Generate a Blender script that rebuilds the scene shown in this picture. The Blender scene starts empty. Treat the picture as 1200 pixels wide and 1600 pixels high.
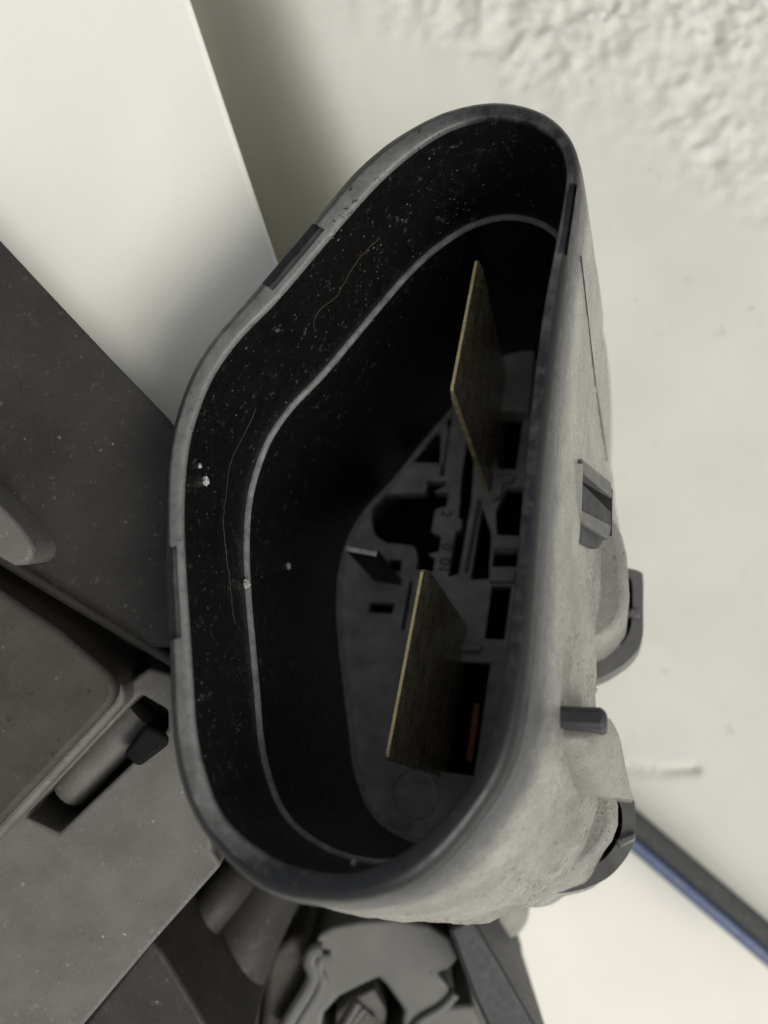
import bpy, bmesh, math, random
from mathutils import Vector, noise, geometry
from mathutils.bvhtree import BVHTree

random.seed(7)
S = bpy.context.scene
COL = S.collection
MM = 0.001
F = 1500.0                      # focal length in photo pixels (1200 x 1600)
H = 150.0                       # camera height over the ground, mm

# ------------------------------------------------------------------ camera, sky, sun, exposure
cam_d = bpy.data.cameras.new("camera")
cam = bpy.data.objects.new("camera", cam_d)
COL.objects.link(cam)
cam.location = (0, 0, H * MM)
cam.rotation_euler = (0, 0, 0)
cam_d.sensor_fit = 'VERTICAL'
cam_d.sensor_height = 36.0
cam_d.lens = 36.0 * F / 1600.0
cam_d.clip_start = 0.003
cam_d.clip_end = 100.0
cam_d.dof.use_dof = True
cam_d.dof.focus_distance = 0.0705
cam_d.dof.aperture_fstop = 29.0
S.camera = cam

SUN = Vector((0.44, -0.36, 0.82)).normalized()
w = bpy.data.worlds.new("World")
S.world = w
w.use_nodes = True
nt = w.node_tree
bg = nt.nodes["Background"]
sky = nt.nodes.new("ShaderNodeTexSky")
sky.sky_type = 'NISHITA'
sky.sun_disc = False
sky.sun_elevation = math.asin(SUN.z)
sky.sun_rotation = math.atan2(SUN.x, SUN.y)
sky.air_density = 0.7
sky.dust_density = 4.0
sky.ozone_density = 0.6
grey = nt.nodes.new("ShaderNodeHueSaturation")            # overcast: the blue is mostly gone
grey.inputs['Saturation'].default_value = 0.22
nt.links.new(sky.outputs[0], grey.inputs['Color'])
nt.links.new(grey.outputs[0], bg.inputs[0])
bg.inputs[1].default_value = 0.125
sd = bpy.data.lights.new("sun", 'SUN')
sun = bpy.data.objects.new("sun", sd)
COL.objects.link(sun)
sun.location = SUN * 1.0
sun.rotation_euler = (-SUN).to_track_quat('-Z', 'Y').to_euler()
sd.energy = 1.65
sd.angle = math.radians(26)
sd.color = (1.0, 0.96, 0.88)
S.view_settings.view_transform = 'Standard'
S.view_settings.look = 'None'
S.view_settings.gamma = 1.0
S.view_settings.exposure = 0.0

# ------------------------------------------------------------------ frames and measuring
D = Vector((350 / F, -500 / F, -1.0)).normalized()      # into the socket
N = -D
E1 = (Vector((1, 0, 0)) - N * N.x).normalized()
E2 = N.cross(E1)
CEN = Vector((-1.0, 0.8, -60.0))                        # centre of the rim, seen from the lens


def ray(x, y):
    return Vector(((x - 600) / F, -(y - 800) / F, -1.0))


def L(u, v, d=0.0):
    """socket frame (mm) -> world (mm); d is height over the rim plane, negative inside"""
    p = CEN + E1 * u + E2 * v + N * d
    return Vector((p.x, p.y, p.z + H))


def uv(x, y, d=0.0):
    r = ray(x, y)
    p = r * ((CEN + N * d).dot(N) / r.dot(N)) - CEN
    return (p.dot(E1), p.dot(E2))


def Z(x, y, depth):
    """point at a given distance below the lens"""
    p = ray(x, y) * depth
    return Vector((p.x, p.y, p.z + H))


# ------------------------------------------------------------------ objects
def root(name, label, cat, loc=(0, 0, 0), group=None):
    o = bpy.data.objects.new(name, None)
    o.empty_display_size = 0.005
    COL.objects.link(o)
    o.location = Vector(loc) * MM
    o['label'] = label
    o['category'] = cat
    if group:
        o['group'] = group
    return o


def tag(o, label, cat, group=None):
    o['label'] = label
    o['category'] = cat
    if group:
        o['group'] = group
    return o


def mesh(name, verts, faces, mat, parent=None, smooth=True, sharp=35, bevel=0.0, seg=3, loc=None):
    base = parent.location.copy() if parent else Vector(loc or (0, 0, 0)) * MM
    gp = parent.parent if parent else None
    if gp:
        base = base + gp.location
    me = bpy.data.meshes.new(name)
    me.from_pydata([tuple(Vector(v) * MM - base) for v in verts], [], faces)
    me.validate()
    bm = bmesh.new()
    bm.from_mesh(me)
    bmesh.ops.recalc_face_normals(bm, faces=bm.faces)
    bm.to_mesh(me)
    bm.free()
    me.materials.append(mat)
    if smooth:
        me.shade_smooth()
        me.set_sharp_from_angle(angle=math.radians(sharp))
    o = bpy.data.objects.new(name, me)
    COL.objects.link(o)
    if parent:
        o.parent = parent
    else:
        o.location = base
    if bevel > 0:
        b = o.modifiers.new("bevel", 'BEVEL')
        b.width = bevel * MM
        b.segments = seg
        b.limit_method = 'ANGLE'
        b.angle_limit = math.radians(35)
        b.harden_normals = False
    return o


def cdt(loops):
    pts, edges = [], []
    for lp in loops:
        s = len(pts)
        n = len(lp)
        pts += [Vector((p[0], p[1])) for p in lp]
        edges += [(s + i, s + (i + 1) % n) for i in range(n)]
    vs, es, fs, *_ = geometry.delaunay_2d_cdt(pts, edges, [], 0, 1e-6)

    def inside(p, lp):
        c = False
        n = len(lp)
        for i in range(n):
            a, b = lp[i], lp[(i + 1) % n]
            if (a[1] > p[1]) != (b[1] > p[1]) and p[0] < (b[0] - a[0]) * (p[1] - a[1]) / (b[1] - a[1]) + a[0]:
                c = not c
        return c
    out = []
    for f in fs:
        c = sum((vs[i] for i in f), Vector((0, 0))) / len(f)
        if inside(c, loops[0]) and not any(inside(c, h) for h in loops[1:]):
            out.append(list(f))
    return vs, out


def plate(loops, put_top, put_bot):
    """flat piece with openings: loops are 2-D, put_* lift them into the world"""
    vs, fs = cdt(loops)
    n = len(vs)
    V = [put_top(p) for p in vs] + [put_bot(p) for p in vs]
    Fc = [f for f in fs] + [[i + n for i in reversed(f)] for f in fs]
    cnt = {}
    for f in fs:
        for i in range(len(f)):
            a, b = f[i], f[(i + 1) % len(f)]
            if (b, a) in cnt:
                del cnt[(b, a)]
            else:
                cnt[(a, b)] = 1
    for a, b in cnt:
        Fc.append([b, a, a + n, b + n])
    return V, Fc


def zprism(poly, depth, thick, tilt=None, shift=(0, 0)):
    """piece traced on a level plane at that depth, going straight down; tilt=(gx,gy) slopes its face"""
    pts = [Z(x, y, depth) for x, y in poly]
    if tilt:
        c = sum(pts, Vector()) / len(pts)
        pts = [Vector((p.x, p.y, p.z + tilt[0] * (p.x - c.x) + tilt[1] * (p.y - c.y))) for p in pts]
    n = len(pts)
    V = pts + [Vector((p.x + shift[0], p.y + shift[1], p.z - thick)) for p in pts]
    Fc = [list(range(n)), [n + i for i in reversed(range(n))]]
    Fc += [[(i + 1) % n, i, n + i, n + (i + 1) % n] for i in range(n)]
    return V, Fc


def lprism(poly, d0, d1, dref=None, taper=0.0):
    """piece traced in the socket frame between heights d0 (near) and d1 (deep)"""
    q = [uv(x, y, d0 if dref is None else dref) for x, y in poly]
    n = len(q)
    cu = sum(p[0] for p in q) / n
    cv = sum(p[1] for p in q) / n
    V = [L(p[0], p[1], d0) for p in q]
    V += [L(cu + (p[0] - cu) * (1 + taper), cv + (p[1] - cv) * (1 + taper), d1) for p in q]
    Fc = [list(range(n)), [n + i for i in reversed(range(n))]]
    Fc += [[(i + 1) % n, i, n + i, n + (i + 1) % n] for i in range(n)]
    return V, Fc


def tube(pts, r, n=8, r1=None, closed=False, flat=1.0):
    V, Fc = [], []
    m = len(pts)
    prev = None
    for i, p in enumerate(pts):
        a = pts[i - 1] if (i > 0 or closed) else p
        b = pts[(i + 1) % m] if (i < m - 1 or closed) else p
        t = (b - a).normalized()
        if prev is None:
            prev = t.orthogonal().normalized()
        x = (prev - t * prev.dot(t)).normalized()
        y = t.cross(x)
        prev = x
        rr = r if r1 is None else r + (r1 - r) * i / (m - 1)
        for k in range(n):
            a_ = 2 * math.pi * k / n
            V.append(p + x * rr * math.cos(a_) + y * rr * flat * math.sin(a_))
    for i in range(m if closed else m - 1):
        j = (i + 1) % m
        for k in range(n):
            l = (k + 1) % n
            Fc.append([i * n + k, i * n + l, j * n + l, j * n + k])
    if not closed:
        Fc.append(list(reversed(range(n))))
        Fc.append([(m - 1) * n + k for k in range(n)])
    return V, Fc


def crom(pts, per=12, closed=True):
    out = []
    n = len(pts)
    rng = range(n if closed else n - 1)
    for i in rng:
        if closed:
            p = [pts[(i + k) % n] for k in (-1, 0, 1, 2)]
        else:
            p = [pts[max(0, min(n - 1, i + k))] for k in (-1, 0, 1, 2)]
        p = [Vector(q) for q in p]
        for s in range(per):
            t = s / per
            out.append(0.5 * ((2 * p[1]) + (p[2] - p[0]) * t + (2 * p[0] - 5 * p[1] + 4 * p[2] - p[3]) * t * t
                              + (3 * p[1] - p[0] - 3 * p[2] + p[3]) * t ** 3))
    if not closed:
        out.append(Vector(pts[-1]))
    return out


def resample(pts, n):
    m = len(pts)
    acc = [0.0]
    for i in range(m):
        acc.append(acc[-1] + (pts[(i + 1) % m] - pts[i]).length)
    out, j = [], 0
    for k in range(n):
        s = acc[-1] * k / n
        while acc[j + 1] < s:
            j += 1
        f = (s - acc[j]) / max(1e-9, acc[j + 1] - acc[j])
        out.append(pts[j].lerp(pts[(j + 1) % m], f))
    return out


# ------------------------------------------------------------------ materials
def lin(c):
    return tuple((x / 12.92 if x <= 0.04045 else ((x + 0.055) / 1.055) ** 2.4) for x in [v / 255 for v in c])


def mat(name, col, rough=0.5, spec=0.5, metal=0.0, mott=0.25, mscale=0.35, bump=0.0, bscale=4.0,
        dust=0.0, dcol=(0.5, 0.5, 0.47), dscale=3.0, speck=0.0, scol=(0.01, 0.01, 0.01), sscale=2.0,
        grain=0.0, col2=None, stretch=(1, 1, 1), gloss_wear=None, streak=0.0, stcol=(0.02, 0.02, 0.02)):
    m = bpy.data.materials.new(name)
    m.use_nodes = True
    t = m.node_tree
    nd, lk = t.nodes, t.links
    b = nd["Principled BSDF"]
    tc = nd.new("ShaderNodeTexCoord")
    mp = nd.new("ShaderNodeMapping")
    mp.inputs['Scale'].default_value = (1000 * stretch[0], 1000 * stretch[1], 1000 * stretch[2])
    lk.new(tc.outputs['Object'], mp.inputs['Vector'])

    def nz(scale, detail=4.0, rg=0.6):
        n = nd.new("ShaderNodeTexNoise")
        n.inputs['Scale'].default_value = scale
        n.inputs['Detail'].default_value = detail
        n.inputs['Roughness'].default_value = rg
        lk.new(mp.outputs[0], n.inputs['Vector'])
        return n.outputs['Fac']

    def rng(src, a, b_, c=0.0, d=1.0):
        r = nd.new("ShaderNodeMapRange")
        r.inputs[1].default_value = a
        r.inputs[2].default_value = b_
        r.inputs[3].default_value = c
        r.inputs[4].default_value = d
        lk.new(src, r.inputs[0])
        return r.outputs[0]

    def mix(fac, a, b_):
        x = nd.new("ShaderNodeMix")
        x.data_type = 'RGBA'
        if isinstance(fac, float):
            x.inputs[0].default_value = fac
        else:
            lk.new(fac, x.inputs[0])
        for sock, v in ((x.inputs[6], a), (x.inputs[7], b_)):
            if isinstance(v, tuple):
                sock.default_value = (*v, 1)
            else:
                lk.new(v, sock)
        return x.outputs[2]

    def mul(a, b_):
        x = nd.new("ShaderNodeMath")
        x.operation = 'MULTIPLY'
        lk.new(a, x.inputs[0])
        if isinstance(b_, float):
            x.inputs[1].default_value = b_
        else:
            lk.new(b_, x.inputs[1])
        return x.outputs[0]

    c2 = col2 or tuple(v * (1 - mott) for v in col)
    c1 = tuple(min(1, v * (1 + mott)) for v in col) if not col2 else col
    c = mix(rng(nz(mscale, 6.0), 0.32, 0.68), c2, c1)
    if grain:
        g = rng(nz(9.0, 2.0), 0.3, 0.7, 1 - grain, 1 + grain)
        x = nd.new("ShaderNodeVectorMath")
        x.operation = 'MULTIPLY'
        lk.new(c, x.inputs[0])
        lk.new(g, x.inputs[1])
        c = x.outputs[0]
    if gloss_wear:                                     # vertex mask: painted gloss on the rim, gloss and weathering outside
        at_ = nd.new("ShaderNodeAttribute")
        at_.attribute_name = "gloss_wear"
        ad = nd.new("ShaderNodeMath")
        ad.operation = 'ADD'
        lk.new(at_.outputs['Fac'], ad.inputs[0])
        lk.new(rng(nz(0.8, 5.0, 0.7), 0.3, 0.7, -0.15, 0.15), ad.inputs[1])
        c = mix(rng(ad.outputs[0], 0.25, 0.85), gloss_wear, c)
    if streak:
        m2 = nd.new("ShaderNodeMapping")
        m2.inputs['Rotation'].default_value = (0.3, 0.2, 0.1)
        m2.inputs['Scale'].default_value = (2600, 2600, 200)
        lk.new(tc.outputs['Object'], m2.inputs['Vector'])
        n2 = nd.new("ShaderNodeTexNoise")
        n2.inputs['Scale'].default_value = 0.8
        n2.inputs['Detail'].default_value = 5.0
        n2.inputs['Roughness'].default_value = 0.7
        lk.new(m2.outputs[0], n2.inputs['Vector'])
        c = mix(mul(rng(n2.outputs['Fac'], 0.56, 0.72, 0.0, streak), rng(nz(0.22, 3.0), 0.42, 0.6)), c, stcol)
    if speck:
        f = mul(rng(nz(sscale, 3.0, 0.7), 0.66 - 0.06 * speck, 0.72 - 0.06 * speck), rng(nz(0.25, 2.0), 0.42, 0.58))
        c = mix(f, c, scol)
    if dust:
        vo = nd.new("ShaderNodeTexVoronoi")
        vo.inputs['Scale'].default_value = dscale
        lk.new(mp.outputs[0], vo.inputs['Vector'])
        sep = nd.new("ShaderNodeSeparateColor")
        lk.new(vo.outputs['Color'], sep.inputs[0])
        wob = rng(nz(dscale * 2.6, 3.0), 0.3, 0.7, -0.13, 0.13)
        dd = nd.new("ShaderNodeMath")
        dd.operation = 'ADD'
        lk.new(vo.outputs['Distance'], dd.inputs[0])
        lk.new(wob, dd.inputs[1])
        rad = mul(mul(sep.outputs[1], sep.outputs[1]), 0.30)
        df = nd.new("ShaderNodeMath")
        df.operation = 'SUBTRACT'
        lk.new(rad, df.inputs[0])
        lk.new(dd.outputs[0], df.inputs[1])
        dot = rng(df.outputs[0], -0.06, 0.06)
        pick = rng(sep.outputs[0], 1 - dust * 0.45, 1 - dust * 0.45 + 0.25)
        lump = rng(nz(1.1, 5.0, 0.75), 0.60, 0.74, 0.0, 0.5 * dust)
        f = nd.new("ShaderNodeMath")
        f.operation = 'MAXIMUM'
        lk.new(mul(mul(dot, pick), rng(nz(0.3, 2.0), 0.40, 0.60)), f.inputs[0])
        lk.new(lump, f.inputs[1])
        c = mix(f.outputs[0], c, dcol)
    lk.new(c, b.inputs['Base Color'])
    lk.new(rng(nz(1.5, 4.0), 0.3, 0.7, max(0.05, rough - 0.1), min(1, rough + 0.1)), b.inputs['Roughness'])
    b.inputs['Specular IOR Level'].default_value = spec
    b.inputs['Metallic'].default_value = metal
    if bump:
        bp = nd.new("ShaderNodeBump")
        bp.inputs['Strength'].default_value = 0.6
        bp.inputs['Distance'].default_value = bump * MM
        lk.new(nz(bscale, 6.0, 0.65), bp.inputs['Height'])
        lk.new(bp.outputs[0], b.inputs['Normal'])
    return m


M = dict(
    inner=mat("black socket plastic", (0.0045, 0.0045, 0.0048), 0.36, 0.45, dust=1.05, dscale=3.2, bump=0.05, bscale=3,
              dcol=(0.18, 0.18, 0.172), streak=0.5, stcol=(0.03, 0.03, 0.029)),
    rim=mat("rim plastic painted gloss", (0.15, 0.152, 0.146), 0.40, 0.35, mott=0.2, mscale=0.9, gloss_wear=(0.010, 0.011, 0.012), bump=0.02, bscale=8, grain=0.15,
            speck=0.7, scol=(0.02, 0.018, 0.015), sscale=1.6),
    outer=mat("weathered outer plastic", (0.245, 0.238, 0.213), 0.28, 0.6, mott=0.25, mscale=0.16, bump=0.22, bscale=2.6,
              gloss_wear=(0.05, 0.053, 0.058),
              speck=1.0, scol=(0.03, 0.026, 0.02), sscale=3.0, grain=0.15, streak=0.9, stcol=(0.055, 0.05, 0.043)),
    clip=mat("dark clip plastic", (0.085, 0.087, 0.085), 0.4, 0.5, mott=0.3, mscale=0.8, grain=0.15, bump=0.04, bscale=6),
    outer2=mat("scuffed moulded plastic", (0.225, 0.22, 0.197), 0.42, 0.5, mott=0.2, mscale=0.2, bump=0.16, bscale=3.0,
               speck=0.9, scol=(0.03, 0.026, 0.02), sscale=3.0, grain=0.15, streak=0.7, stcol=(0.06, 0.055, 0.048)),
    collar=mat("grey collar plastic", (0.10, 0.10, 0.097), 0.45, 0.5, mott=0.25, mscale=0.5, bump=0.03, bscale=5,
               grain=0.12),
    dark=mat("dark plastic", (0.022, 0.023, 0.025), 0.5, 0.45, grain=0.15, bump=0.02, bscale=6),
    ledge=mat("grey ledge plastic", (0.19, 0.195, 0.195), 0.42, 0.5, mott=0.35, mscale=1.2, grain=0.2, bump=0.03, bscale=6),
    bead=mat("highlight bead plastic", (0.42, 0.43, 0.42), 0.35, 0.6, mott=0.3, mscale=0.7, grain=0.2),  # pale colour carries the highlight along the floor fillet
    floor=mat("grey floor plastic", (0.44, 0.445, 0.415), 0.5, 0.5, mott=0.3, mscale=0.5, dust=0.35, dscale=2.2,
              grain=0.15, bump=0.02),
    black=mat("black void plastic", (0.004, 0.004, 0.004), 0.7, 0.2),
    brass=mat("tarnished tin brass", (1.0, 0.88, 0.55), 0.26, 0.7, metal=0.15, mott=0.3, mscale=0.45, bump=0.06, bscale=1.6,
              col2=(0.36, 0.27, 0.14), grain=0.3, streak=0.55, stcol=(0.03, 0.022, 0.015), speck=1.4, scol=(0.05, 0.03, 0.02), sscale=2.0),
    edge=mat("bare brass edge", (1.0, 0.79, 0.40), 0.28, 0.6, metal=0.35, mott=0.15, mscale=1.5, grain=0.2, speck=0.4,
             scol=(0.25, 0.14, 0.08), sscale=2.5),
    copper=mat("bare copper", (0.42, 0.15, 0.09), 0.5, 0.4, metal=0.3, mott=0.2),
    steel=mat("tinned steel", (0.85, 0.83, 0.78), 0.3, 0.6, metal=0.3, mott=0.3, mscale=1.0),
    house=mat("dark housing plastic", (0.024, 0.0228, 0.020), 0.6, 0.4, mott=0.25, mscale=0.25, dust=0.7, dscale=2.2,
              dcol=(0.16, 0.155, 0.14), grain=0.3, bump=0.05, bscale=5),
    plate=mat("brown dusty plastic", (0.047, 0.042, 0.035), 0.65, 0.35, mott=0.2, mscale=0.3, dust=0.4, dscale=1.8,
              dcol=(0.2, 0.19, 0.17), grain=0.25, bump=0.04, bscale=6, speck=0.5, sscale=0.9),
    plate2=mat("grey dusty plastic", (0.115, 0.111, 0.10), 0.6, 0.4, mott=0.18, mscale=0.25, dust=0.6, dscale=1.8,
               dcol=(0.34, 0.33, 0.31), grain=0.22, bump=0.04, bscale=6),
    bracket=mat("grey bracket plastic", (0.115, 0.115, 0.104), 0.5, 0.5, mott=0.15, mscale=0.2, grain=0.08),
    white=mat("white painted concrete", (0.57, 0.57, 0.515), 0.75, 0.25, mott=0.05, mscale=0.05, bump=0.06, bscale=1.2,
              grain=0.02, speck=0.25, scol=(0.45, 0.44, 0.40), sscale=0.35),
    board=mat("white board paint", (0.74, 0.74, 0.67), 0.55, 0.35, mott=0.05, mscale=0.05, bump=0.04, bscale=0.6,
              grain=0.02, stretch=(1, 0.35, 1), streak=0.25, stcol=(0.6, 0.59, 0.53),
              speck=0.0),
    cream=mat("cream painted ground", (0.79, 0.772, 0.695), 0.7, 0.3, mott=0.04, mscale=0.04, grain=0.02, bump=0.05,
              bscale=0.5),
    blue=mat("blue strip", (0.036, 0.062, 0.15), 0.45, 0.4, mott=0.15),
    gap_shade=mat("dark gap shade", (0.02, 0.023, 0.022), 0.6, 0.4, mott=0.2),
    lint=mat("brown lint", (0.085, 0.066, 0.046), 0.8, 0.2),
    crumb=mat("pale crumb", (0.40, 0.40, 0.375), 0.8, 0.2, mott=0.3, mscale=2.5, bump=0.1, bscale=4),
)

# ------------------------------------------------------------------ the setting: ground, slab
GD = 150.0


def ground():
    n = 40
    V, Fc = [], []
    ext = 6000.0
    for j in range(n + 1):
        for i in range(n + 1):
            a = (i / n * 2 - 1)
            b = (j / n * 2 - 1)
            x = math.copysign(abs(a) ** 3, a) * ext
            y = math.copysign(abs(b) ** 3, b) * ext
            V.append(Vector((x, y, 0)))
    for j in range(n):
        for i in range(n):
            k = j * (n + 1) + i
            Fc.append([k, k + 1, k + n + 2, k + n + 1])
    o = mesh("ground", V, Fc, M['cream'])
    o['kind'] = 'structure'
    return o


ground()


def sm(a, b, x):
    t = max(0.0, min(1.0, (x - a) / (b - a)))
    return t * t * (3 - 2 * t)


SD = 112.0                                    # depth of the slab's top
EA, EB = Z(985, 1264, SD), Z(1200, 1446, SD)  # its rounded lower edge
BA, BB = Z(300, 0, SD), Z(430, 390, SD)       # where the board lies along it


def slab():
    t = (EB - EA).normalized()
    s = Vector((-t.y, t.x, 0))                # into the slab (up right)
    if s.y < 0:
        s = -s
    bt = (BB - BA).normalized()
    bs = Vector((-bt.y, bt.x, 0))
    if bs.x < 0:
        bs = -bs
    V, Fc = [], []
    NI, NJ = 460, 350
    svals = []
    for k in range(10):
        a = k / 10 * math.pi / 2
        svals.append((6 * (1 - math.cos(a)), 6 * (1 - math.sin(a))))
    rows = [(0.0, 40.0)] + svals
    rows += [(6 + 172 * (k / NJ), 0.0) for k in range(NJ + 1)]
    for (sv, drop) in rows:
        for i in range(NI + 1):
            tv = -150 + 225 * i / NI
            p = EA + t * tv + s * sv
            px = 600 + F * p.x / SD
            py = 800 - F * p.y / SD
            z = p.z - drop
            if sv > 0.1:
                # lumps of thick paint in the far right corner
                q = Vector((p.x * 0.30, p.y * 0.30, 3.1))
                patch = 0.65 + 0.7 * noise.noise(Vector((p.x * 0.07, p.y * 0.07, 4.0)))
                m = sm(-125, 160, (px - 620) * 0.5 - py + 60 * noise.noise(q * 0.3)) * patch
                if m > 0.01:
                    f = noise.fractal(q, 0.7, 2.2, 5)
                    g = noise.ridged_multi_fractal(Vector((p.x * 0.22 + p.y * 0.10, p.y * 0.16 - p.x * 0.06, 9.0)), 0.8, 2.2, 4, 1.0, 2.0)
                    z += m * (1.5 * f + 0.9 * (g - 1.2) + 0.8 * noise.fractal(q * 3.3, 0.8, 2.0, 3))
                if 975 < px < 1092:
                    z -= 0.8 * math.exp(-((py - 1203) / 5.5) ** 2)
                z += 0.16 * noise.noise(Vector((p.x * 0.035, p.y * 0.035, 1.0)))
                z += 0.05 * noise.fractal(Vector((p.x * 0.12, p.y * 0.12, 5.0)), 1.0, 2.0, 3)
                z += -0.22 * (1 - sm(0.0, 2.0, abs(sv - 17 - 1.2 * noise.noise(Vector((tv * 0.08, 0, 0))))))
                d = (p - BA).dot(bs)
                if d < 14:
                    k = (14 - max(d, -4)) / 14
                    z -= 30 * k ** 2.4
            V.append(Vector((p.x, p.y, z)))
    w_ = NI + 1
    for j in range(len(rows) - 1):
        for i in range(NI):
            k = j * w_ + i
            Fc.append([k, k + 1, k + w_ + 1, k + w_])
    # sides down to the ground
    nR = len(rows)
    border = [(j * w_) for j in range(nR)] + [(nR - 1) * w_ + i for i in range(w_)] + \
             [j * w_ + NI for j in reversed(range(nR))] + [i for i in reversed(range(w_))]
    low = {}
    for k in border:
        if k not in low:
            v = V[k]
            V.append(Vector((v.x, v.y, -0.5)))
            low[k] = len(V) - 1
    for a, b in zip(border, border[1:] + border[:1]):
        if a != b:
            Fc.append([a, b, low[b], low[a]])
    c = EA + s * 60
    o = mesh("concrete_slab", V, Fc, M['white'], sharp=60, loc=(c.x, c.y, 0))
    return tag(o, "white painted concrete slab with lumpy paint in its upper corner and a rounded lower edge", "slab")


slab()


def board():
    bt = (BB - BA).normalized()
    dep = 81.0
    a, b = Z(300, 0, dep), Z(432, 396, dep)
    t = (b - a).normalized()
    side = Vector((t.y, -t.x, 0))
    if side.x > 0:
        side = -side
    pts = [a - t * 60, b + t * 1.5, Z(335, 640, dep), Z(250, 830, dep), b + t * 30 + side * 75, a - t * 60 + side * 75]
    V = pts + [Vector((p.x, p.y, 0.0)) for p in pts]
    # its outer face leans in so that a gap opens under the edge
    for i in (6, 7, 8, 9):
        V[i] = V[i] + side * 22
    Fc = [list(range(6)), [11, 10, 9, 8, 7, 6]] + [[(i + 1) % 6, i, 6 + i, 6 + (i + 1) % 6] for i in range(6)]
    c = sum(pts, Vector()) / 6
    o = mesh("white_board", V, Fc, M['board'], bevel=0.7, seg=4, loc=(c.x, c.y, 0))
    return tag(o, "smooth white board with a straight slanting edge, behind the dark housing", "board")


board()


def strip():
    a, b = Z(960, 1262, 128), Z(1240, 1500, 128)
    t = (b - a).normalized()
    s = Vector((-t.y, t.x, 0))
    if s.y < 0:
        s = -s
    c = (a + b) / 2
    r = root("edge_trim", "narrow blue trim strip and dark gap shade bar running along the slab's lower edge", "trim strip",
             (c.x, c.y, 0))

    def bar(name, o0, o1, top, m):
        pts = [a + s * o0 - t * 30, b + s * o0 + t * 10, b + s * o1 + t * 10, a + s * o1 - t * 30]
        V = [Vector((p.x, p.y, top)) for p in pts] + [Vector((p.x, p.y, 0)) for p in pts]
        Fc = [[0, 1, 2, 3], [7, 6, 5, 4]] + [[(i + 1) % 4, i, 4 + i, 4 + (i + 1) % 4] for i in range(4)]
        mesh(name, V, Fc, M[m], r, bevel=0.5)
    bar("blue_strip", -2.9, -1.1, H - 127, 'blue')
    bar("gap_shade_bar", -1.1, 4.5, H - 126, 'gap_shade')  # dark bar painted in for the shadowed gap under the slab


strip()

# ------------------------------------------------------------------ connector socket
INNER = [(770, 182), (705, 198), (645, 234), (592, 280), (541, 336), (490, 396), (430, 466), (370, 528), (330, 585),
         (305, 645), (290, 705), (284, 780), (285, 860), (290, 945), (296, 1035), (303, 1140), (320, 1217),
         (345, 1273), (387, 1315), (450, 1349), (530, 1364), (600, 1347), (660, 1308), (710, 1258), (745, 1205),
         (768, 1140), (784, 1070), (795, 985), (805, 900), (815, 780), (829, 640), (846, 500), (866, 390),
         (880, 310), (884, 262), (870, 222), (830, 192)]
OUTER = [(770, 150), (700, 162), (640, 189), (590, 221), (540, 266), (500, 315), (450, 376), (410, 422), (360, 482),
         (315, 536), (285, 592), (263, 660), (251, 740), (250, 870), (254, 1000), (259, 1150), (275, 1238),
         (306, 1301), (345, 1350), (387, 1388), (436, 1410), (520, 1417), (590, 1408), (647, 1386), (700, 1340),
         (750, 1278), (795, 1205), (815, 1140), (827, 1060), (836, 960), (843, 860), (850, 760), (866, 600),
         (884, 450), (900, 330), (908, 262), (900, 218), (872, 182), (830, 159)]
NS = 320
inn = resample(crom([uv(*p) for p in INNER], 10), NS)
outr = crom([uv(*p) for p in OUTER], 10)
area = sum(inn[i].x * inn[(i + 1) % NS].y - inn[(i + 1) % NS].x * inn[i].y for i in range(NS))
if area < 0:
    inn.reverse()
nor = []
for i in range(NS):
    t = (inn[(i + 3) % NS] - inn[i - 3]).normalized()
    nor.append(Vector((t.y, -t.x)))


def hit2(p, n):
    best = 9.0
    m = len(outr)
    for k in range(m):
        a, b = outr[k], outr[(k + 1) % m]
        e = b - a
        den = n.x * e.y - n.y * e.x
        if abs(den) < 1e-9:
            continue
        q = a - p
        s = (q.x * e.y - q.y * e.x) / den
        u = (q.x * n.y - q.y * n.x) / den
        if 0 <= u <= 1 and 0 < s < best:
            best = s
    return best


thk = [min(4.0, hit2(inn[i], nor[i])) for i in range(NS)]
for _ in range(6):
    thk = [(thk[i - 1] + 2 * thk[i] + thk[(i + 1) % NS]) / 4 for i in range(NS)]


def idx(px, py):
    q = Vector(uv(px, py))
    return min(range(NS), key=lambda i: (inn[i] + nor[i] * thk[i] - q).length)


def keyed(keys):
    ks = sorted((idx(x, y), v) for x, y, v in keys)
    out = []
    for i in range(NS):
        for a in range(len(ks)):
            k0, v0 = ks[a - 1]
            k1, v1 = ks[a]
            span = (k1 - k0) % NS
            off = (i - k0) % NS
            if off <= span and span > 0:
                f = off / span
                f = f * f * (3 - 2 * f)
                out.append(v0 + (v1 - v0) * f)
                break
        else:
            out.append(ks[0][1])
    return out


SKIRT = keyed([(770, 150, .9), (905, 225, 1.3), (890, 400, 1.5), (866, 600, 1.9), (850, 760, 2.6), (838, 930, 3.0),
               (827, 1060, 3.3), (795, 1205, 4.0), (750, 1278, 4.4), (700, 1340, 4.2), (647, 1386, 3.2),
               (560, 1412, 2.2), (430, 1405, 1.2), (259, 1150, .8), (251, 740, .8), (360, 482, .7), (590, 221, .7)])
NECK = keyed([(770, 150, 1.4), (905, 225, 1.9), (890, 400, 2.4), (880, 480, 3.3), (866, 600, 4.4), (850, 760, 4.2),
              (842, 870, 2.6), (836, 960, 1.8), (820, 1110, 3.6), (795, 1205, 6.2), (750, 1278, 6.8), (700, 1340, 5.2),
              (647, 1386, 3.4), (560, 1412, 1.8), (430, 1405, .8), (259, 1150, .4), (251, 740, .4), (360, 482, .6),
              (590, 221, .8)])

base = L(2, 0, -60)
conn = root("connector_socket", "black plastic plug socket with an open teardrop rim and three metal blades inside",
            "connector", (base.x, base.y, 0))


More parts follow.
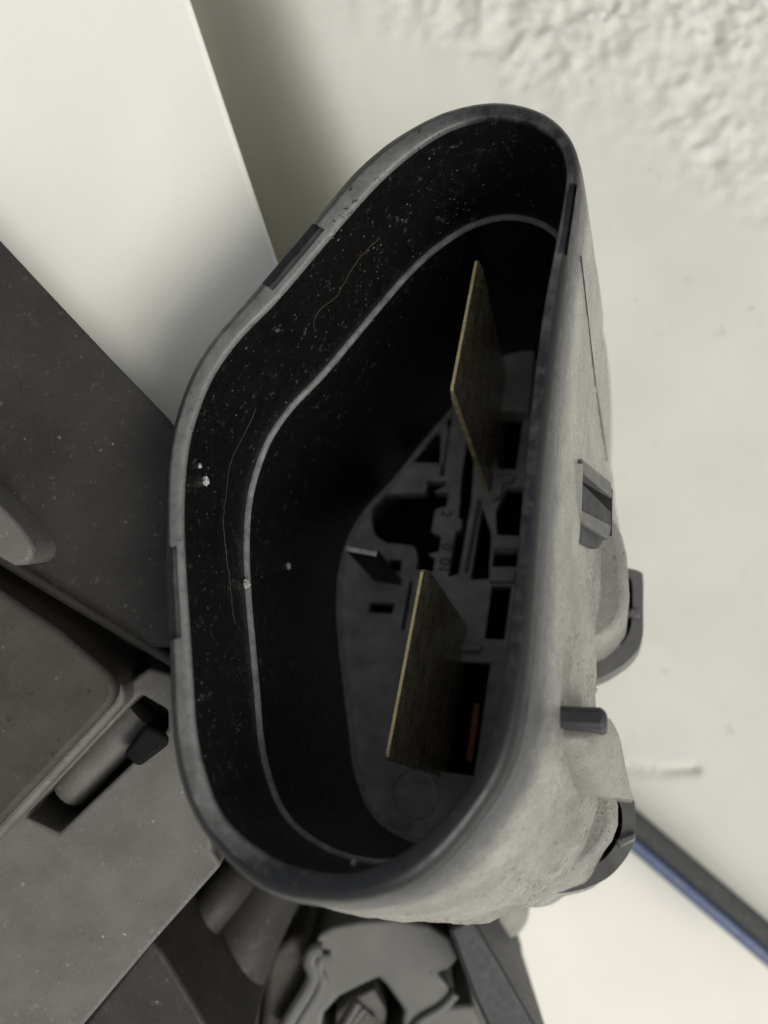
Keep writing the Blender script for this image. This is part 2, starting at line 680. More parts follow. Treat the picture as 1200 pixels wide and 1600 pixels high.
def rings(funcs, name, m, parent, cap=False, sharp=35, nn=NS):
    V, Fc = [], []
    for f in funcs:
        for i in range(nn):
            V.append(f(i))
    for j in range(len(funcs) - 1):
        for i in range(nn):
            k = (i + 1) % nn
            Fc.append([j * nn + i, j * nn + k, (j + 1) * nn + k, (j + 1) * nn + i])
    if cap:
        Fc.append([(len(funcs) - 1) * nn + i for i in range(nn)])
    return mesh(name, V, Fc, m, parent, sharp=sharp), V, Fc


def at(i, off, d):
    p = inn[i] + nor[i] * off
    return L(p.x, p.y, d)


# outer wall: drafted shroud, skirt step, lobed neck
def ow(frac, d, extra=0.0):
    return lambda i: at(i, thk[i] + SKIRT[i] * frac + extra, d)


def nk(d, f, extra=0.0):
    return lambda i: at(i, thk[i] + (min(SKIRT[i] - 0.25, NECK[i]) * (1 - f) + NECK[i] * f) + extra, d)


def wob(fn, amp=0.06):
    def g(i):
        p = fn(i)
        return p + N * amp * noise.noise(Vector((i * 0.15, amp * 10, 0))) * 2
    return g


SCUFF = keyed([(770, 150, .04), (905, 225, .05), (890, 400, .08), (866, 600, .15), (850, 760, .35), (838, 900, .6),
               (827, 1060, .8), (795, 1205, 1), (700, 1340, 1), (560, 1412, .7), (430, 1405, .3), (259, 1150, .05),
               (251, 740, .05), (360, 482, .05), (590, 221, .05)])
KEYS = [(-1.75, lambda i: thk[i]), (-2.2, lambda i: thk[i] + SKIRT[i] * .08), (-4, lambda i: thk[i] + SKIRT[i] * .2)]
for fr, d in ((.4, -8), (.6, -12), (.8, -16), (.95, -19), (1.0, -20.2)):
    KEYS.append((d, lambda i, fr=fr: thk[i] + SKIRT[i] * fr))
KEYS.append((-20.9, lambda i: thk[i] + SKIRT[i] - .14))
for f, d, ex in ((0.0, -21.2, -.35), (.25, -24, 0), (.7, -28, 0), (.95, -32, 0), (1.0, -38, .1), (1.0, -46, .15)):
    KEYS.append((d, lambda i, f=f, ex=ex: thk[i] + min(SKIRT[i] - 0.25, NECK[i]) * (1 - f) + NECK[i] * f + ex))
outer_f = []
outer_d = []


def scuffed(i, d, off):
    k = SCUFF[i]
    ramp = sm(-2.5, -8, d) if False else sm(2.5, 9.0, -d)
    skirt = sm(12.0, 19.0, -d) * (1 - sm(20.6, 22.0, -d))
    p = at(i, off, d)
    fold = 1 - abs(noise.noise(Vector((i * 0.055, d * 0.42 + i * 0.02, 2.0)))) * 2
    big = noise.noise(p * 0.16)
    grit = noise.noise(p * 1.9) + 0.6 * noise.noise(p * 3.6)
    o = off + ramp * k * (0.42 * fold + 0.55 * big) + (0.10 * ramp * k + 0.20 * skirt * min(1, k * 1.4)) * grit
    return at(i, o, d + 0.10 * skirt * grit * k)


for (d0, f0), (d1, f1) in zip(KEYS, KEYS[1:]):
    n_ = max(1, int((d0 - d1) / 0.4))
    for q in range(n_):
        t_ = q / n_
        outer_f.append(lambda i, t_=t_, f0=f0, f1=f1, d=d0 + (d1 - d0) * t_: scuffed(i, d, f0(i) * (1 - t_) + f1(i) * t_))
        outer_d.append(d0 + (d1 - d0) * t_)
outer_f.append(lambda i: at(i, KEYS[-1][1](i), -46))
outer_d.append(-46)
outer_o, OV, OF = rings(outer_f, "outer_wall", M['outer'], conn, cap=True, sharp=60)
wa = outer_o.data.attributes.new("gloss_wear", 'FLOAT', 'POINT')
for j, d in enumerate(outer_d):
    for i in range(NS):
        wa.data[j * NS + i].value = 0.08 + 0.86 * sm(1.5, 7.0, -d)  # gloss gradient painted in below the rim, weathered tone further down
OBVH = BVHTree.FromPolygons(OV, OF)


def on(bvh, x, y, lift=0.0):
    o = Vector((0, 0, H))
    h, n, *_ = bvh.ray_cast(o, ray(x, y).normalized())
    if h is None:
        return None
    if n.dot(ray(x, y)) > 0:
        n = -n
    return h + n * lift


# rim with latch recesses; two extra samples at each recess end give it upright ends
REC = [((492, 352), (416, 448), 0.4), ((251, 858), (252, 1000), 0.4), ((902, 285), (885, 398), 0.5)]
rec = []
for a, b, dp in REC:
    i0, i1 = sorted((idx(*a), idx(*b)))
    rec.append((i0, i1, dp))
samples = []
for i in range(NS):
    dp = 0.0
    for i0, i1, d_ in rec:
        if i0 < i < i1:
            dp = d_
        if i == i0:
            samples.append((i, 0.0))
            dp = d_
        if i == i1:
            samples.append((i, d_))
            dp = 0.0
    samples.append((i, dp))
NR = len(samples)


def rf(t, d, notch):
    def g(k):
        i, dp = samples[k]
        tt = t
        e = 0.0
        return at(i, thk[i] * tt, d - (dp if notch else 0.0) + (dp if notch and t > 0.75 else 0.0))
    return g


GLOSS = keyed([(770, 150, .35), (640, 189, .75), (541, 266, 1), (410, 422, 1), (251, 740, 1), (254, 1000, 1), (275, 1238, .9),
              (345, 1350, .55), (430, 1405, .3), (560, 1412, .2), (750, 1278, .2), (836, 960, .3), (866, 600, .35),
              (890, 400, .5), (905, 225, .4)])  # paler on the left: the rim's reflection painted into the colour
WT = [0.7, 0.9, 1.0, 0.95, 0.9, 0.85, 0.8, 0.25, 0.12, 0.08, 0.06, 0.06]  # across the rim; the outer chamfer's shade is put into the colour
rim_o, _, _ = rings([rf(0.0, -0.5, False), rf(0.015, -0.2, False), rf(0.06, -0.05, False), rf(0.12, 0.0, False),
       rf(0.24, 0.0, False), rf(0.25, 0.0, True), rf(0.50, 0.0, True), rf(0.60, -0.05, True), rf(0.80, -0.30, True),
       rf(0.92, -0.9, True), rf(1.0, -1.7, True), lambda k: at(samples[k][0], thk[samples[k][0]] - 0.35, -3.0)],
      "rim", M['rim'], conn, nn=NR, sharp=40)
wa = rim_o.data.attributes.new("gloss_wear", 'FLOAT', 'POINT')
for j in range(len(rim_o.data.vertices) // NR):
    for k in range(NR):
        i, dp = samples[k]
        wv = GLOSS[i] * WT[min(j, 11)]
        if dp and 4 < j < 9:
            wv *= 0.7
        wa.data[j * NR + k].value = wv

# inner wall in two stretches with the seal_ledge between
LW = -11.3
FW = -36.0
_, IV, IF = rings([lambda i: at(i, 0, -0.45), lambda i: at(i, -.03, -4), lambda i: at(i, -.06, -8),
                   lambda i: at(i, -.1, LW)], "upper_wall", M['inner'], conn)
_, IV2, IF2 = rings([lambda i: at(i, -.42, LW - 0.12), lambda i: at(i, -.48, -18), lambda i: at(i, -.6, -26),
                     lambda i: at(i, -.8, FW - 1)], "lower_wall", M['inner'], conn)
rings([lambda i: at(i, -.06, LW + .02), lambda i: at(i, -.2, LW + .05), lambda i: at(i, -.33, LW + .03),
       lambda i: at(i, -.41, LW - .06), lambda i: at(i, -.46, LW - .3)], "seal_ledge", M['ledge'], conn)
IBVH = BVHTree.FromPolygons(IV + IV2, IF + [[k + len(IV) for k in f] for f in IF2])

# bead where the wall meets the floor
V, Fc = tube([at(i, -1.0, FW + 0.15) for i in range(0, NS, 2)], 0.32, 8, closed=True)
mesh("floor_bead", V, Fc, M['bead'], conn)

# floor plate with its openings
HOLES = [
    [(602, 678), (690, 673), (687, 724), (598, 722)],
    [(579, 812), (583, 788), (600, 772), (664, 770), (668, 751), (697, 752), (695, 760), (678, 768), (701, 770),
     (698, 791), (680, 796), (674, 831), (690, 838), (686, 862), (670, 866), (680, 873), (677, 894), (650, 890),
     (652, 870), (647, 853), (604, 849), (585, 836)],
    [(701, 640), (708, 641), (693, 744), (687, 744)],
    [(733, 650), (742, 700), (737, 780), (717, 897), (700, 902), (711, 832), (721, 826), (722, 812), (716, 810),
     (721, 740), (727, 700)],
    [(753, 790), (768, 834), (764, 905), (735, 906)],
    [(792, 762), (826, 762), (820, 838), (776, 836), (774, 800)],
    [(772, 862), (812, 862), (809, 886), (768, 886)],
    [(768, 916), (800, 916), (788, 1000), (757, 998)],
    [(697, 1032), (767, 1036), (741, 1213), (681, 1204)],
    [(768, 650), (818, 652), (806, 734), (777, 733)],
    [(606, 874), (629, 875), (626, 893), (612, 892)],
    [(578, 941), (617, 943), (613, 959), (575, 957)],
    [(640, 908), (646, 908), (632, 985), (626, 985)],
]
hl = [[Vector(uv(x, y, FW)) for x, y in h] for h in HOLES]
ol = [inn[i] - nor[i] * 0.45 for i in range(0, NS, 4)]
V, Fc = plate([ol] + hl, lambda p: L(p.x, p.y, FW), lambda p: L(p.x, p.y, FW - 1.5))
mesh("floor_plate", V, Fc, M['floor'], conn, smooth=False)
V, Fc = plate([[inn[i] - nor[i] * 0.3 for i in range(0, NS, 4)]], lambda p: L(p.x, p.y, FW - 6), lambda p: L(p.x, p.y, FW - 7))
mesh("back_plate", V, Fc, M['black'], conn, smooth=False)

# raised features of the floor
for poly, d0 in (([(762, 519), (838, 517), (826, 642), (768, 640)], FW + 2.2),
                 ([(774, 841), (814, 842), (812, 857), (770, 856)], FW + 0.8),
                 ([(766, 891), (806, 892), (803, 909), (763, 908)], FW + 0.8),
                 ([(707, 1003), (752, 1006), (750, 1018), (705, 1015)], FW + 0.7),
                 ([(768, 744), (806, 741), (800, 752), (785, 756), (782, 775), (768, 782)], FW + 0.9)):
    V, Fc = lprism(poly, d0, FW - 0.2)
    mesh("floor_block", V, Fc, M['floor'], conn, bevel=0.12)
V, Fc = lprism([(746, 778), (749.5, 779), (728, 893), (724.5, 891)], FW + 0.9, FW - 2)
mesh("divider", V, Fc, M['ledge'], conn, bevel=0.08)
V, Fc = lprism([(694, 665), (700, 666), (692, 722), (688, 722)], FW + .9, FW - 1)
mesh("divider", V, Fc, M['floor'], conn, bevel=0.05)
for ring_c, rad in (((625, 1268), 1.35), ((650, 1240), 2.2)):
    u0, v0 = uv(*ring_c, FW)
    pts = [L(u0 + rad * math.cos(a * math.pi / 14), v0 + rad * math.sin(a * math.pi / 14), FW + .02) for a in range(28)]
    V, Fc = tube(pts, 0.10, 6, closed=True)
    mesh("moulded_ring", V, Fc, M['floor'], conn)
for poly, d0, d1 in (([(741, 1098), (750, 1100), (737, 1192), (728, 1188)], FW - 2.8, FW - 5),
                     ([(787, 680), (790, 681), (783, 728), (780, 727)], FW - 4.2, FW - 5.5)):
    V, Fc = lprism(poly, d0, d1)
    mesh("copper_contact", V, Fc, M['copper'], conn, bevel=0.06)

# moulded characters on the floor


def text(body, x, y, size, rot):
    c = bpy.data.curves.new("moulded_text", 'FONT')
    c.body = body
    c.size = size * MM
    c.extrude = 0.06 * MM
    c.align_x = 'CENTER'
    c.align_y = 'CENTER'
    tmp = bpy.data.objects.new("tmp", c)
    COL.objects.link(tmp)
    dg = bpy.context.evaluated_depsgraph_get()
    me = bpy.data.meshes.new_from_object(tmp.evaluated_get(dg))
    me.name = "moulded_text"
    me.materials.clear()
    me.materials.append(M['dark'])
    bpy.data.objects.remove(tmp)
    u, v = uv(x, y, FW)
    ca, sa = math.cos(rot), math.sin(rot)
    for vert in me.vertices:
        q = vert.co / MM
        p = L(u + q.x * ca - q.y * sa, v + q.x * sa + q.y * ca, FW + q.z + 0.05)
        vert.co = p * MM - conn.location
    o = bpy.data.objects.new("moulded_text", me)
    COL.objects.link(o)
    o.parent = conn


text("2", 697, 803, 1.5, math.radians(-100))
text("01", 694, 884, 1.6, math.radians(-100))
text("0", 698, 855, 1.5, math.radians(-100))

# blade terminals


def blade(top, bot, d0, th, name, m, cham=(0.8, 0.8), off=0.0):
    a = Vector(uv(*top, d0))
    b = Vector(uv(*bot, d0))
    ax = (b - a).normalized()
    n = Vector((-ax.y, ax.x))
    if n.x < 0:
        n = -n
    w_ = (b - a).length
    prof = [(0, d0 - cham[0] * 2.2), (cham[0] * .35, d0 - .25), (cham[0] * .35 + .25, d0), (w_ - cham[1] * .35 - .2, d0),
            (w_ - cham[1] * .2, d0 - .2), (w_, d0 - cham[1] * 2.0), (w_, FW - 3), (0, FW - 3)]
    # taper the two broad faces towards the tip
    V = []
    for s in (0, 1):
        for (q, d) in prof:
            tt = th * (0.55 if d > d0 - 0.4 else 1.0)
            o_ = (th - tt) / 2 + tt * s
            p = a + ax * q + n * o_
            V.append(L(p.x, p.y, d))
    k = len(prof)
    Fc = [list(range(k)), [k + i for i in reversed(range(k))]] + \
         [[(i + 1) % k, i, k + i, k + (i + 1) % k] for i in range(k)]
    o = mesh(name, V, Fc, m, conn, bevel=0.05, seg=2)
    o.data.materials.append(M['edge'])          # the sheared edges are bare metal
    bn = (L(n.x, n.y) - L(0, 0)).normalized()
    for f in o.data.polygons:
        if abs(f.normal.dot(bn)) < 0.5:
            f.material_index = 1
    return o


blade((741, 399), (700, 612), -12.0, .5, "blade_terminal", M['brass'])
blade((656, 882), (598, 1186), -13.5, .52, "blade_terminal", M['brass'])
# the small pin is a thin folded strip
V, Fc = lprism([(540, 857), (541, 853), (588, 862), (590, 858), (588, 870), (580, 868), (541, 861)], -25, FW - 2)
pin = mesh("signal_pin", V, Fc, M['dark'], conn, bevel=0.03, seg=2)
pin.data.materials.append(M['steel'])  # lit tip and dark body are painted in as two materials
for f in pin.data.polygons:
    if f.normal.dot(N) > 0.7:
        f.material_index = 1

# clip loop on the outside wall


def quadbar(name, near, far, m, th, parent=conn):
    """bar between two point pairs (near pair, far pair), given thickness towards the axis"""
    V = [near[0], near[1], far[1], far[0]]
    nrm = (V[1] - V[0]).cross(V[3] - V[0]).normalized()
    if nrm.z > 0:
        nrm = -nrm
    V = V + [v + nrm * th for v in V]
    Fc = [[0, 1, 2, 3], [7, 6, 5, 4]] + [[(i + 1) % 4, i, 4 + i, 4 + (i + 1) % 4] for i in range(4)]
    return mesh(name, V, Fc, m, parent, bevel=0.12)


def lp(x, y, d):
    return L(*uv(x, y, d), d)


quadbar("clip_pocket", (lp(906, 724, -13.5), lp(906, 812, -13.5)), (lp(958, 764, -18.6), lp(957, 838, -18.6)), M['black'], 3)
quadbar("clip_bar", (lp(909, 716, -12), lp(911, 738, -12)), (lp(955, 753, -18), lp(957, 778, -18)), M['clip'], 3)
quadbar("clip_bar", (lp(906, 795, -12), lp(907, 814, -12)), (lp(956, 821, -18), lp(952, 843, -18)), M['clip'], 3)
quadbar("clip_bar", (lp(899, 722, -11.6), lp(912, 724, -11.9)), (lp(897, 812, -11.6), lp(909, 814, -11.9)), M['outer2'], 2.5)
quadbar("clip_wall", (lp(908, 752, -13), lp(910, 798, -13)), (lp(955, 800, -18.3), lp(955, 824, -18.3)), M['dark'], 1)
quadbar("clip_foot", (lp(904, 812, -12.6), lp(908, 850, -13)), (lp(946, 840, -18), lp(936, 857, -18)), M['dark'], 2)

# gusset on the lower right
V, Fc = lprism([(826, 1100), (938, 1104), (950, 1112), (948, 1141), (824, 1134)], -7.5, -24)
mesh("rib", V, Fc, M['dark'], conn, bevel=0.4)


def gusset():
    A = [lp(838, 1132, -8), lp(905, 1128, -9.5), lp(953, 1122, -13)]
    B = [lp(848, 1170, -9), lp(918, 1158, -9), lp(968, 1152, -15)]
    C = [lp(872, 1205, -12), lp(930, 1205, -12), lp(979, 1206, -18)]
    Dd = [lp(898, 1238, -16), lp(944, 1243, -17), lp(990, 1250, -22)]
    rows = []
    for r4 in zip(A, B, C, Dd):
        rows.append(crom(list(r4), 8, closed=False))
    cols = [crom([rows[k][j] for k in range(3)], 8, closed=False) for j in range(len(rows[0]))]
    nj, ni = len(cols), len(cols[0])
    V = [p for c_ in cols for p in c_]
    V += [p + D * 9 for c_ in cols for p in c_]
    n = nj * ni
    Fc = []
    for j in range(nj - 1):
        for i in range(ni - 1):
            k = j * ni + i
            Fc.append([k, k + 1, k + ni + 1, k + ni])
            Fc.append([n + k, n + k + ni, n + k + ni + 1, n + k + 1])
    edge = [i for i in range(ni)] + [j * ni + ni - 1 for j in range(1, nj)] + \
           [(nj - 1) * ni + i for i in reversed(range(ni - 1))] + [j * ni for j in reversed(range(1, nj - 1))]
    for a, b in zip(edge, edge[1:] + edge[:1]):
        Fc.append([a, b, n + b, n + a])
    mesh("gusset", V, Fc, M['outer2'], conn, sharp=45)


gusset()

# two collars with a lip on the wire side


def collar(outer, inner, d0, d1):
    o2 = [Vector((q.x, q.y)) for q in crom([uv(x, y, d0) for x, y in outer], 5)]
    i2 = [Vector((q.x, q.y)) for q in crom([uv(x, y, d0) for x, y in inner], 5)]
    V, Fc = plate([o2, i2], lambda p: L(p.x, p.y, d0), lambda p: L(p.x, p.y, d1))
    mesh("collar_lip", V, Fc, M['collar'], conn, bevel=0.25, sharp=40)
    V, Fc = plate([[p * 0.97 + sum(o2, Vector((0, 0))) / len(o2) * 0.03 for p in o2]], lambda p: L(p.x, p.y, d1 + .3),
                  lambda p: L(p.x, p.y, d1 - .8))
    mesh("collar_back", V, Fc, M['dark'], conn)


collar([(935, 884), (972, 886), (1000, 893), (1005, 905), (1005, 950), (1004, 996), (992, 1022), (966, 1044),
        (930, 1062), (880, 1066), (830, 1020), (820, 950), (850, 890)],
       [(935, 898), (965, 897), (983, 902), (988, 915), (988, 955), (984, 985), (972, 1005), (950, 1024),
        (925, 1036), (880, 1042), (850, 1000), (845, 950), (870, 900)], -33.5, -37.5)
V, Fc = lprism([(984, 950), (1000, 952), (1000, 966), (980, 962)], -33.0, -37)
mesh("collar_web", V, Fc, M['collar'], conn, bevel=0.2)
collar([(960, 1236), (986, 1244), (992, 1256), (993, 1290), (992, 1312), (976, 1344), (946, 1374), (900, 1392),
        (850, 1396), (800, 1386), (770, 1330), (800, 1260), (880, 1230)],
       [(955, 1250), (968, 1256), (972, 1270), (972, 1292), (966, 1312), (948, 1338), (920, 1358), (885, 1370),
        (845, 1372), (815, 1362), (795, 1330), (815, 1275), (880, 1245)], -31, -35)
V, Fc = lprism([(962, 1312), (993, 1300), (993, 1314), (968, 1326)], -30.6, -34)
mesh("collar_web", V, Fc, M['collar'], conn, bevel=0.2)

for poly, d0, d1 in (([(925, 842), (958, 846), (970, 872), (977, 900), (981, 960), (978, 990), (966, 1010), (944, 1028), (915, 1038),
                       (860, 1040), (840, 940), (860, 860)], -25, -46),
                     ([(930, 1200), (958, 1238), (964, 1262), (964, 1290), (956, 1312), (938, 1336), (912, 1354), (880, 1366),
                       (840, 1368), (800, 1350), (800, 1260), (860, 1200)], -24, -46)):
    V, Fc = lprism(poly, d0, d1, dref=-33)
    mesh("collar_tube", V, Fc, M['outer2'], conn, bevel=0.8, seg=4)

# parting line on the right wall
seam = [on(OBVH, x, y, 0.02) for x, y in ((907, 400), (915, 470), (923, 540), (930, 600), (938, 650), (944, 690), (948, 720))]
seam = [p for p in seam if p]
if len(seam) > 2:
    V, Fc = tube(seam, 0.06, 6)
    mesh("mould_seam", V, Fc, M['dark'], conn)

# ------------------------------------------------------------------ dust on the socket
def fibre(label, pts, r=0.03):
    q = [on(IBVH, x, y, 0.06) for x, y in pts]
    q = [p for p in q if p]
    q = crom(q, 6, closed=False)
    q = [p + Vector((noise.noise(p * 2.0), noise.noise(p * 2.1 + Vector((5, 0, 0))), 0)) * 0.10 for p in q]
    V, Fc = tube(q, r, 5)
    o = mesh("lint_fibre", V, Fc, M['lint'], None, loc=tuple(q[0]))
    tag(o, label, "lint", "lint fibres on the inner wall")


fibre("long thin brown lint fibre running down the inner wall left of the ledge",
      [(398, 640), (375, 690), (360, 720), (352, 770), (348, 815), (352, 860), (357, 900), (362, 945), (366, 975)], 0.02)
fibre("short curled lint fibre on the inner wall near the upper bend of the ledge",
      [(592, 372), (575, 388), (556, 408), (535, 445), (522, 465), (500, 482), (489, 500), (492, 518)], 0.022)


def crumb(label, bvh, x, y, r, seed):
    p = on(bvh, x, y, r * 0.4) or L(*uv(x, y, -11.0), -11.0)
    bm = bmesh.new()
    bmesh.ops.create_icosphere(bm, subdivisions=3, radius=r)
    for v in bm.verts:
        d = noise.fractal(v.co * (2.2 / r) + Vector((seed, 0, 0)), 0.8, 2.0, 4)
        v.co = v.co * (1 + 0.55 * d)
        v.co.x *= 0.7
    V = [v.co + p for v in bm.verts]
    Fc = [[v.index for v in f.verts] for f in bm.faces]
    bm.free()
    o = mesh("pale_crumb", V, Fc, M['crumb'], None, loc=tuple(p))
    tag(o, label, "crumb", "pale crumbs in the socket")


crumb("pale crumb stuck on the upper left inner wall", IBVH, 319, 752, 0.32, 1)
crumb("tiny pale crumb stuck above the larger one on the left inner wall", IBVH, 311, 728, 0.15, 4)
crumb("pale crusty crumb lying on the ledge at its left bend", IBVH, 385, 912, 0.34, 2)
crumb("faint pale crumb on the black wall between ledge and floor", IBVH, 449, 885, 0.26, 3)
crumb("whitish crumb at the bottom of the socket by the lower rim", IBVH, 552, 1352, 0.26, 5)

# ------------------------------------------------------------------ housing on the left
hb = Z(60, 1100, 74)
house = root("equipment_housing", "dark dusty plastic housing with a rounded plate and a slotted latch, left of the socket",
             "housing", (hb.x, hb.y, 0))


def hz(name, poly, depth, thick, m, bevel=0.3, tilt=None, parent=house, seg=3, shift=(0, 0)):
    V, Fc = zprism(poly, depth, thick, tilt, shift)
    return mesh(name, V, Fc, M[m], parent, bevel=bevel, seg=seg)


# side wall: dark face under the white board
hz("side_wall", [(-160, 210), (0, 371), (90, 467), (180, 562), (268, 652), (330, 730), (330, 1010), (240, 1010),
                 (-160, 770)], 72, 78, 'house', 0.5, tilt=(0.10, 0.05), shift=(-30, -20))
hz("raised_tab", [(-160, 640), (0, 792), (28, 820), (47, 846), (52, 858), (50, 872), (40, 884), (20, 884), (-160, 780)],
   68, 6, 'plate2', 0.4)
# lip along the channel
hz("channel_lip", [(-160, 760), (38, 884), (120, 935), (260, 1018), (330, 1060), (330, 1082), (250, 1035), (110, 952),
                   (20, 898), (-160, 785)], 73, 12, 'house', 0.5)
hz("channel_floor", [(-160, 760), (340, 1060), (340, 1200), (-160, 1000)], 80, 70, 'dark', 0.3)
hz("cover_plate", [(-160, 830), (0, 924), (90, 985), (155, 1040), (172, 1056), (180, 1072), (180, 1088), (172, 1104),
                   (0, 1288), (-160, 1460)], 70, 14, 'plate', 0.5)
hz("cover_step", [(-160, 850), (150, 1045), (183, 1062), (196, 1082), (192, 1102), (20, 1288), (-160, 1480)], 71.2, 16,
   'plate2', 0.4)

# lower plate with its slot
LP = [(-160, 1300), (-20, 1296), (196, 1070), (232, 1044), (330, 1070), (330, 1330), (346, 1352), (236, 1476), (130, 1602),
      (60, 1690), (-160, 1690)]
SLOT = [(196, 1110), (220, 1085), (262, 1110), (262, 1140), (92, 1302), (36, 1277)]
ZD = 74.0


def zpt(x, y, d=ZD):
    p = Z(x, y, d)
    return Vector((p.x, p.y))


V, Fc = plate([[zpt(*p) for p in LP], [zpt(*p) for p in SLOT]], lambda p: Vector((p.x, p.y, H - ZD)),
              lambda p: Vector((p.x, p.y, H - ZD - 8)))
mesh("lower_plate", V, Fc, M['plate2'], house, bevel=0.3)
hz("slot_bottom", [(20, 1060), (290, 1060), (290, 1330), (20, 1330)], 84, 66, 'black', 0.0)
# rounded tongue in the slot
ta, tb = Z(100, 1244, 77), Z(238, 1100, 77)
ax = (tb - ta).normalized()
pts = [ta - ax * .0 + ax * k for k in [0, .12, .35, .7, 1.2] + [1.2 + 1.0 * q for q in range(1, 9)]]
rad = [0.8, 1.1, 1.35, 1.5, 1.58] + [1.6] * 8
V, Fc = [], []
sx = Vector((-ax.y, ax.x, 0))
for p, r_ in zip(pts, rad):
    for k in range(16):
        a_ = 2 * math.pi * k / 16
        V.append(p + sx * r_ * math.cos(a_) + Vector((0, 0, 1)) * (r_ * math.sin(a_)))
for j in range(len(pts) - 1):
    for k in range(16):
        l_ = (k + 1) % 16
        Fc.append([j * 16 + k, j * 16 + l_, (j + 1) * 16 + l_, (j + 1) * 16 + k])
Fc.append(list(range(16)))
Fc.append([(len(pts) - 1) * 16 + k for k in range(16)])
mesh("latch_tongue", V, Fc, M['plate2'], house)
hz("latch_hole", [(191, 1180), (226, 1132), (262, 1150), (262, 1165), (216, 1200)], 73.6, 5, 'black', 0.6)  # solid black piece put in for the darkness of a hole
hz("inner_body", [(-150, 1250), (250, 1250), (300, 1370), (150, 1560), (60, 1670), (-150, 1670)], 83, 67, 'dark', 0.3)
# lower wedge
hz("lower_wedge", [(236, 1468), (256, 1492), (330, 1614), (380, 1690), (60, 1690), (130, 1600)], 78, 72, 'house', 0.4)

# ------------------------------------------------------------------ parts under the socket
cb = Z(560, 1530, 92)
clamp = root("clamp_bracket", "grey moulded bracket with a square opening under the socket, out of focus", "bracket",
             (cb.x, cb.y, 0))
BW = 100.0
BODY = [(440, 1640), (452, 1590), (480, 1545), (496, 1512), (490, 1478), (500, 1458), (520, 1448), (560, 1440), (620, 1436),
        (668, 1444), (704, 1468), (716, 1498), (700, 1516), (682, 1522), (700, 1540), (712, 1556), (690, 1580),
        (650, 1604), (650, 1690), (440, 1690)]
OPEN = [(500, 1612), (506, 1584), (530, 1558), (566, 1540), (592, 1528), (604, 1540), (632, 1580), (626, 1620),
        (560, 1640), (516, 1630)]
V, Fc = plate([[zpt(x, y, BW) for x, y in BODY], [zpt(x, y, BW) for x, y in OPEN]],
              lambda p: Vector((p.x, p.y, H - BW)), lambda p: Vector((p.x, p.y, H - BW - 9)))
mesh("bracket_body", V, Fc, M['bracket'], clamp, bevel=2.0, seg=5)
V, Fc = zprism([(430, 1470), (700, 1470), (700, 1690), (430, 1690)], 108, 42)
mesh("bracket_base", V, Fc, M['dark'], clamp, bevel=0.3)
# ribbed insert seen through the opening
V, Fc = zprism([(525, 1585), (548, 1562), (584, 1545), (604, 1580), (600, 1620), (560, 1640), (520, 1630)], 102, 9)
ins = mesh("ribbed_insert", V, Fc, M['plate2'], clamp, bevel=0.3)
for k in range(4):
    x0, y0 = 534 + k * 9, 1600 - k * 2
    V, Fc = tube([Z(x0 - 6, y0 + 22 - k * 4, 101.5), Z(x0 + 26, y0 - 34 + k * 10, 101.5)], 0.45, 6)
    mesh("insert_rib", V, Fc, M['plate2'], ins)
V, Fc = zprism([(400, 1700), (410, 1590), (414, 1520), (426, 1484), (452, 1466), (486, 1458), (498, 1478), (496, 1512),
                (476, 1552), (446, 1604), (430, 1700)], 101.5, 9, tilt=(-0.12, 0))
mesh("side_flange", V, Fc, M['plate'], clamp, bevel=0.8, seg=4)
# raised folded lip and its slit
for off, m_, r_ in ((0, 'bracket', 0.75), (13, 'dark', 0.38), (22, 'bracket', 0.6)):
    path = [Z(x + off * .6, y + off * .5, BW - .1) for x, y in ((440, 1612), (466, 1570), (484, 1540), (490, 1520), (484, 1502),
                                                     (490, 1486), (504, 1484))]
    V, Fc = tube(crom(path, 6, closed=False), r_, 10)
    mesh("folded_lip", V, Fc, M[m_], clamp)
# bright bead along the lower right of the body
V, Fc = tube(crom([Z(x, y, BW - .2) for x, y in ((712, 1552), (692, 1574), (652, 1600), (630, 1640))], 6, closed=False), .5, 10)
mesh("edge_bead", V, Fc, M['bracket'], clamp)
V, Fc = zprism([(650, 1598), (700, 1572), (740, 1570), (800, 1690), (640, 1690)], 102, 48)
mesh("bracket_foot", V, Fc, M['bracket'], clamp, bevel=0.5)

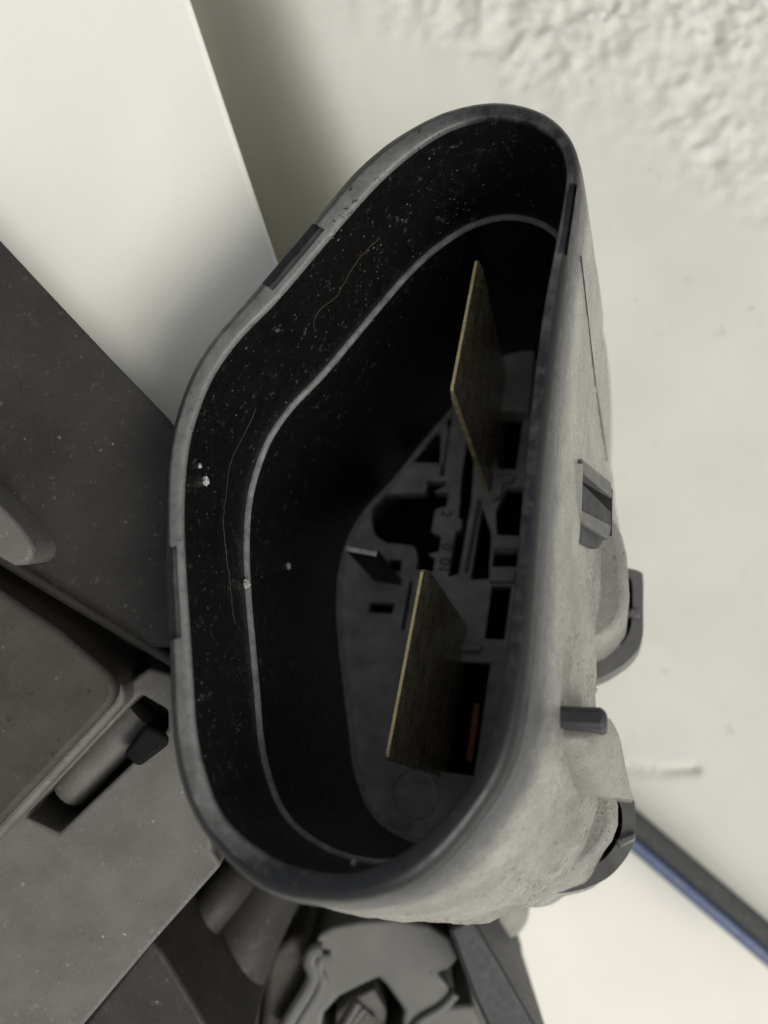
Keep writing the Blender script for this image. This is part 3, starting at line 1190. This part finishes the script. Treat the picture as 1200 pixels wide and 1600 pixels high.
sb = Z(330, 1500, 95)
slv = root("hose_sleeve", "dark grey rounded sleeve curving down beside the bracket, below the socket's left", "sleeve",
           (sb.x, sb.y, 0))
path = crom([Z(440, 1330, 100), Z(402, 1400, 97), Z(370, 1470, 95), Z(347, 1540, 95), Z(338, 1640, 97), Z(336, 1760, 98)], 8, closed=False)
V, Fc = tube(path, 4.4, 28, flat=0.9)
mesh("sleeve_body", V, Fc, M['house'], slv)
path = crom([Z(400, 1330, 96), Z(350, 1395, 92), Z(300, 1460, 91), Z(270, 1520, 93), Z(260, 1600, 96)], 8, closed=False)
V, Fc = tube(path, 2.0, 20)
mesh("thin_pipe", V, Fc, M['house'], slv)
V, Fc = zprism([(240, 1330), (480, 1330), (440, 1690), (240, 1690)], 106, 44)
mesh("sleeve_base", V, Fc, M['dark'], slv, bevel=0.3)

rb = Z(770, 1530, 90)
V, Fc = zprism([(700, 1452), (738, 1432), (790, 1520), (842, 1612), (880, 1690), (800, 1690), (740, 1560)], 86, 64)
rod = mesh("support_bar", V, Fc, M['dark'], None, bevel=0.4, loc=(rb.x, rb.y, 0))
tag(rod, "dark straight bar slanting down right of the grey bracket", "bar")

kb = Z(790, 1450, 100)
boss = root("moulded_boss", "pale grey rounded boss peeking out behind the dark bar", "boss", (kb.x, kb.y, 0))


def lathe_blob(name, x, y, depth, r, hgt, m, parent):
    c = Z(x, y, depth)
    V, Fc = [], []
    prof = [(0.3, 0), (0.7, -.12), (.92, -.4), (1.0, -.8), (1.02, -hgt / r)]
    n = 28
    for q, dz in prof:
        for k in range(n):
            a_ = 2 * math.pi * k / n
            V.append(Vector((c.x + r * q * math.cos(a_), c.y + r * q * math.sin(a_), max(0, c.z + dz * r))))
    for j in range(len(prof) - 1):
        for k in range(n):
            l_ = (k + 1) % n
            Fc.append([j * n + k, j * n + l_, (j + 1) * n + l_, (j + 1) * n + k])
    Fc.append(list(range(n)))
    Fc.append([(len(prof) - 1) * n + k for k in range(n)])
    mesh(name, V, Fc, M[m], parent, sharp=60)


lathe_blob("boss_head", 782, 1432, 104, 3.6, 60, 'outer2', boss)
lathe_blob("boss_step", 780, 1500, 107, 2.9, 60, 'bracket', boss)
